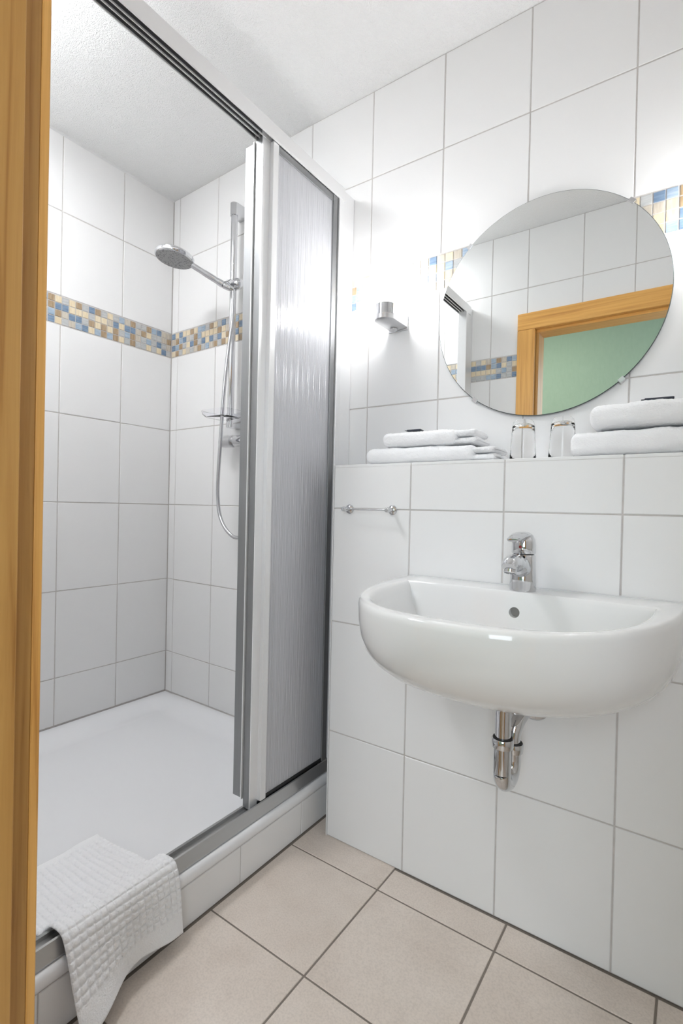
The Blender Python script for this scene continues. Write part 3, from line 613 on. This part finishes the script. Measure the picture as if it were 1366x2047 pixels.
# ------------------------------------------------------------------ trap
TX, TY = 0.601, -0.352
tr = empty('basin_trap', (TX, TY, 0.40)); tag(tr, 'chrome siphon pipe under the wash basin', 'siphon')
rp(tr, 'tail_pipe', G().lathe([(0.0165, 0.500), (0.0165, 0.598), (0.021, 0.5985), (0.021, 0.6055)], (TX, TY, 0)), CHROME)
X2, Y2 = TX+0.003, TY+0.066
bend = [(TX, TY, 0.507), (TX, TY, 0.44)]
for i in range(9):
    a = math.pi*i/8; mxp, myp = (TX+X2)/2, (TY+Y2)/2
    bend.append((mxp-(X2-TX)/2*math.cos(a), myp-(Y2-TY)/2*math.cos(a), 0.440-0.034*math.sin(a)))
bend += [(X2, Y2, 0.452), (X2, Y2, 0.470)]
rp(tr, 'u_bend', G().tube(catmull(bend, 3), 0.0182, 24), CHROME)
for (cx, cy, z) in ((TX, TY, 0.503), (X2, Y2, 0.470)):
    rp(tr, 'coupling_ring', G().lathe([(0.018, -0.012), (0.0215, -0.010), (0.0228, 0.0), (0.0228, 0.008), (0.0215, 0.010), (0.019, 0.010)], (cx, cy, z), (0, 0, 1)), CHROME)
    rp(tr, 'rubber_seal', G().lathe([(0.0172, 0.0095), (0.0200, 0.0095), (0.0200, 0.0118), (0.0172, 0.0118)], (cx, cy, z), (0, 0, 1)), BLACK)
out = [(X2, Y2, 0.470), (X2, Y2, 0.498), (X2+0.004, Y2+0.010, 0.520), (X2+0.010, Y2+0.034, 0.536), (X2+0.017, Y2+0.064, 0.541), (X2+0.022, PY-0.002, 0.542)]
rp(tr, 'outlet_pipe', G().tube(catmull(out, 6), 0.0162, 24), CHROME)
rp(tr, 'wall_rosette', G().lathe([(0.036, 0.0006), (0.036, 0.004), (0.030, 0.010), (0.018, 0.014)], (X2+0.022, PY, 0.542), (0, -1, 0)), CHROME)

# ------------------------------------------------------------------ towels on the ledge
def hashn(i, j, s): random_ = random.Random(i*7919+j*104729+s*31); return random_.uniform(-1, 1)
def vnoise(x, y, s):
    i, j = math.floor(x), math.floor(y); fx_, fy_ = smooth(x-i), smooth(y-j)
    a, b, c, d = hashn(i, j, s), hashn(i+1, j, s), hashn(i, j+1, s), hashn(i+1, j+1, s)
    return (a*(1-fx_)+b*fx_)*(1-fy_)+(c*(1-fx_)+d*fx_)*fy_
def towel(label, x0, x1, xi1, yf, yb, z0, z1, seed, group, tilt=0.0):
    """folded towel: an outer wrap folded at the front edge, inner layers showing at the right end"""
    t = empty('folded_towel', ((x0+x1)/2, (yf+yb)/2, z0)); tag(t, label, 'towel', group)
    h = z1-z0
    def slab(name, xa, xb, ya, yb2, za, zb, e, sd, amp):
        nx, nc = 56, 64; rings = []
        for i in range(-6, nx+7):
            if i < 0: u = 0.0; k = math.cos((-i)/6*math.pi/2)
            elif i > nx: u = 1.0; k = math.cos((i-nx)/6*math.pi/2)
            else: u = i/nx; k = 1
            rr = min(0.5*(zb-za), 0.016)
            off = -rr*math.sin((-i)/6*math.pi/2) if i < 0 else rr*math.sin((i-nx)/6*math.pi/2) if i > nx else 0
            x = xa+rr+(xb-xa-2*rr)*u+off
            ring_ = []
            for j in range(nc):
                a = 2*math.pi*j/nc; c, s = math.cos(a), math.sin(a)
                cy, cz = (ya+yb2)/2, (za+zb)/2; hy, hz = (yb2-ya)/2, (zb-za)/2
                kk = 1-(1-k)*rr/hy*1.0; kz = 1-(1-k)*rr/hz
                y = cy+hy*kk*math.copysign(abs(c)**(2/e[0]), c); z = cz+hz*kz*math.copysign(abs(s)**(2/e[1]), s)
                w = vnoise(x*28, y*28+z*40, sd)*amp+vnoise(x*9, y*9, sd+3)*amp*1.3
                if z > cz: z += w
                else: z += w*0.12
                y += vnoise(x*22, z*60, sd+5)*amp*0.8
                fz = 0.0009*hashn(i, j, sd+21); ring_.append((x+fz*0.6, y+fz*c, max(z+fz*s, za)))
            rings.append(ring_)
        g = G().loft(rings); o = g.build(name, TERRY); o.data.polygons.foreach_set('use_smooth', [True]*len(o.data.polygons))
        o.parent = t; o.matrix_parent_inverse = Matrix.Translation(-t.location); return o
    slab('outer_fold', x0, x1, yf, yb, z0, z1, (5.0, 2.9), seed, 0.0030)
    if xi1 > x1:
        slab('inner_fold', x1-0.04, xi1, yf+0.012, yb-0.004, z0+0.0005, z0+h*0.40, (4, 2.6), seed+11, 0.0018)
        slab('inner_fold', x1-0.04, xi1-0.004, yf+0.010, yb-0.006, z0+h*0.44, z1-h*0.10, (4, 2.6), seed+17, 0.0022)
    return t
TG = 'folded towels on the ledge'
towel('long flat folded white towel at the shower end of the ledge, lower of two', 0.130, 0.455, 0.508, -0.178, -0.030, SH+0.0004, SH+0.0465, 1, TG)
towel('shorter folded white towel lying on the flat towel by the shower', 0.180, 0.402, 0.455, -0.168, -0.036, SH+0.0485, SH+0.0925, 2, TG)
towel('thick folded white towel right of the glasses, lower of two', 0.684, 1.06, 1.06, -0.178, -0.025, SH+0.0004, SH+0.060, 3, TG)
towel('folded white towel on top of the thick towel right of the glasses', 0.722, 1.04, 1.04, -0.170, -0.030, SH+0.0635, SH+0.118, 4, TG)
def sachet(label, x, y, z, w, d, rz):
    t = empty('wrapped_soap', (x, y, z)); tag(t, label, 'soap', 'wrapped soaps on the towels')
    o = G().bevbox(-w/2, w/2, -d/2, d/2, 0, 0.005, 0.002).build('wrapper', PACK, t, 40)
    o2 = G().box(-w/2-0.006, -w/2+0.001, -d/2, d/2, 0.002, 0.0026).build('crimp', PACK, t)
    t.rotation_euler = (0, 0, rz); return t
sachet('small dark wrapped soap on the towels by the shower', 0.268, -0.128, SH+0.0945, 0.042, 0.03, 0.1)
sachet('small dark wrapped soap on the towels right of the glasses', 0.853, -0.130, SH+0.1205, 0.055, 0.035, 0.08)
# ------------------------------------------------------------------ glasses
def tumbler(label, x, y):
    H_, r0, r1 = 0.104, 0.0325, 0.0255; n = 44
    t = empty('tumbler', (x, y, SH+0.0003)); tag(t, label, 'glass', 'tumblers on the ledge')
    prof = []
    k = 60
    for i in range(k+1):
        z = 0.001+0.088*i/k; r = r0+(r1-r0)*(z/H_); prof.append((r+0.00035*math.sin(i*2*math.pi/3.0), z))
    prof += [(r1+0.0008, 0.092), (r1-0.0012, 0.099), (r1-0.006, H_), (0.0008, H_-0.0005)]
    inner = [(0.0008, 0.093), (r1-0.009, 0.0925), (r1-0.0035, 0.089)]+[(r0+(r1-r0)*(z/H_)-0.0019, z) for z in (0.07, 0.045, 0.02, 0.001)]
    v = G().lathe(prof+inner, (0, 0, 0), (0, 0, 1), n)
    # close rim between last inner ring and first outer ring
    m_ = len(prof)+len(inner); f = [q for q in v.f if len(q) == 4]
    f += [((m_-1)*n+j, (m_-1)*n+(j+1) % n, (j+1) % n, j) for j in range(n)]
    o = mesh('glass', v.v, f, CLEAR, t, True); return t
tumbler('ribbed clear tumbler upside down, next to the flat towels', 0.5645, -0.118)
tumbler('ribbed clear tumbler upside down, next to the thick towels', 0.6560, -0.112)

# ------------------------------------------------------------------ bath mat
def bath_mat():
    path = [(-0.345, 0.1145), (-0.30, 0.1135), (-0.24, 0.1145), (-0.17, 0.118), (-0.125, 0.128), (-0.095, 0.152), (-0.072, 0.1685), (-0.046, 0.1755), (-0.033, 0.171), (-0.0235, 0.156), (-0.017, 0.13), (-0.0135, 0.095), (-0.011, 0.05), (-0.010, 0.012)]
    C_ = catmull([(a, 0, b) for a, b in path], 12)
    L = [0]
    for i in range(1, len(C_)): L.append(L[-1]+(C_[i]-C_[i-1]).length)
    tot = L[-1]
    def at(s):
        s = max(0, min(tot, s))
        for i in range(1, len(L)):
            if s <= L[i]+1e-9:
                k = (s-L[i-1])/(L[i]-L[i-1]); return C_[i-1].lerp(C_[i], k)
        return C_[-1]
    yR, yL = -0.700, -0.957; Wd = yR-yL
    cw = Wd/16.6; cell = 0.0146; bord = 0.048
    nu, nv = 166, 250
    pts = []
    for i in range(nu+1):
        row = []
        for j in range(nv+1):
            u = i/nu; s = tot*j/nv
            p = at(s)
            hang = max(0, (s-(tot-0.165))/0.165)
            y = yL+Wd*u
            # right side of the inner part slews, free corners flare out
            y += -0.012*smooth((0.24-s)/0.24)*(u-0.3)
            fl = (1-u)**1.4
            x = p.x+hang**1.5*(0.062*fl+0.010*math.sin(u*9)*hang)
            z = p.z
            if hang > 0:
                lift = 0.026*math.sin(math.pi*min(1, max(0, (u-0.02)/0.98)))**0.8
                z = z+lift*hang**1.2+0.004*(1-fl)*hang
                y -= 0.006*hang*math.sin(u*4)
            z += 0.0025*vnoise(u*5, s*22, 9)*(1 if hang == 0 else 0.3)
            if hang == 0: z += 0.010*math.exp(-((s-0.16)/0.06)**2)*math.exp(-((u-1)/0.35)**2)
            row.append(Vector((x, y, z)))
        pts.append(row)
    nor = [[None]*(nv+1) for _ in range(nu+1)]
    for i in range(nu+1):
        for j in range(nv+1):
            du = pts[min(i+1, nu)][j]-pts[max(i-1, 0)][j]; dv = pts[i][min(j+1, nv)]-pts[i][max(j-1, 0)]
            n_ = dv.cross(du).normalized(); nor[i][j] = n_ if n_.z+n_.x > -0.2 else -n_
    top = []; bot = []
    def cellh(t): 
        t = t % 1.0; return min(1.0, (1-abs(2*t-1)**4.0))
    for i in range(nu+1):
        for j in range(nv+1):
            u = i/nu; s = tot*j/nv
            hgt = 0.0042
            inb = s > tot-bord or s < 0.02
            if not inb: hgt = 0.0018+0.0044*cellh(u*Wd/cw+0.2)*cellh((tot-bord-s)/cell)
            ed = min(u, 1-u)*Wd; ed = min(ed, tot-s, s+0.0)
            hgt *= min(1, 0.35+ed/0.006)
            hgt += 0.00025*hashn(i, j, 4)
            top.append(pts[i][j]+nor[i][j]*hgt); bot.append(pts[i][j]-nor[i][j]*0.0006)
    nn = nv+1; f = []
    K = len(top)
    for i in range(nu):
        for j in range(nv):
            a = i*nn+j; f.append((a, a+nn, a+nn+1, a+1)); f.append((K+a, K+a+1, K+a+nn+1, K+a+nn))
    for i in range(nu):
        a = i*nn; f.append((a, K+a, K+a+nn, a+nn)); b = a+nv; f.append((b, b+nn, K+b+nn, K+b))
    for j in range(nv):
        f.append((j, j+1, K+j+1, K+j)); b = nu*nn+j; f.append((b, K+b, K+b+1, b+1))
    o = mesh('bath_mat', [tuple(p) for p in top+bot], f, TERRY, None, True)
    tag(o, 'white waffle weave bath mat hanging over the shower tray edge', 'bath mat')
bath_mat()
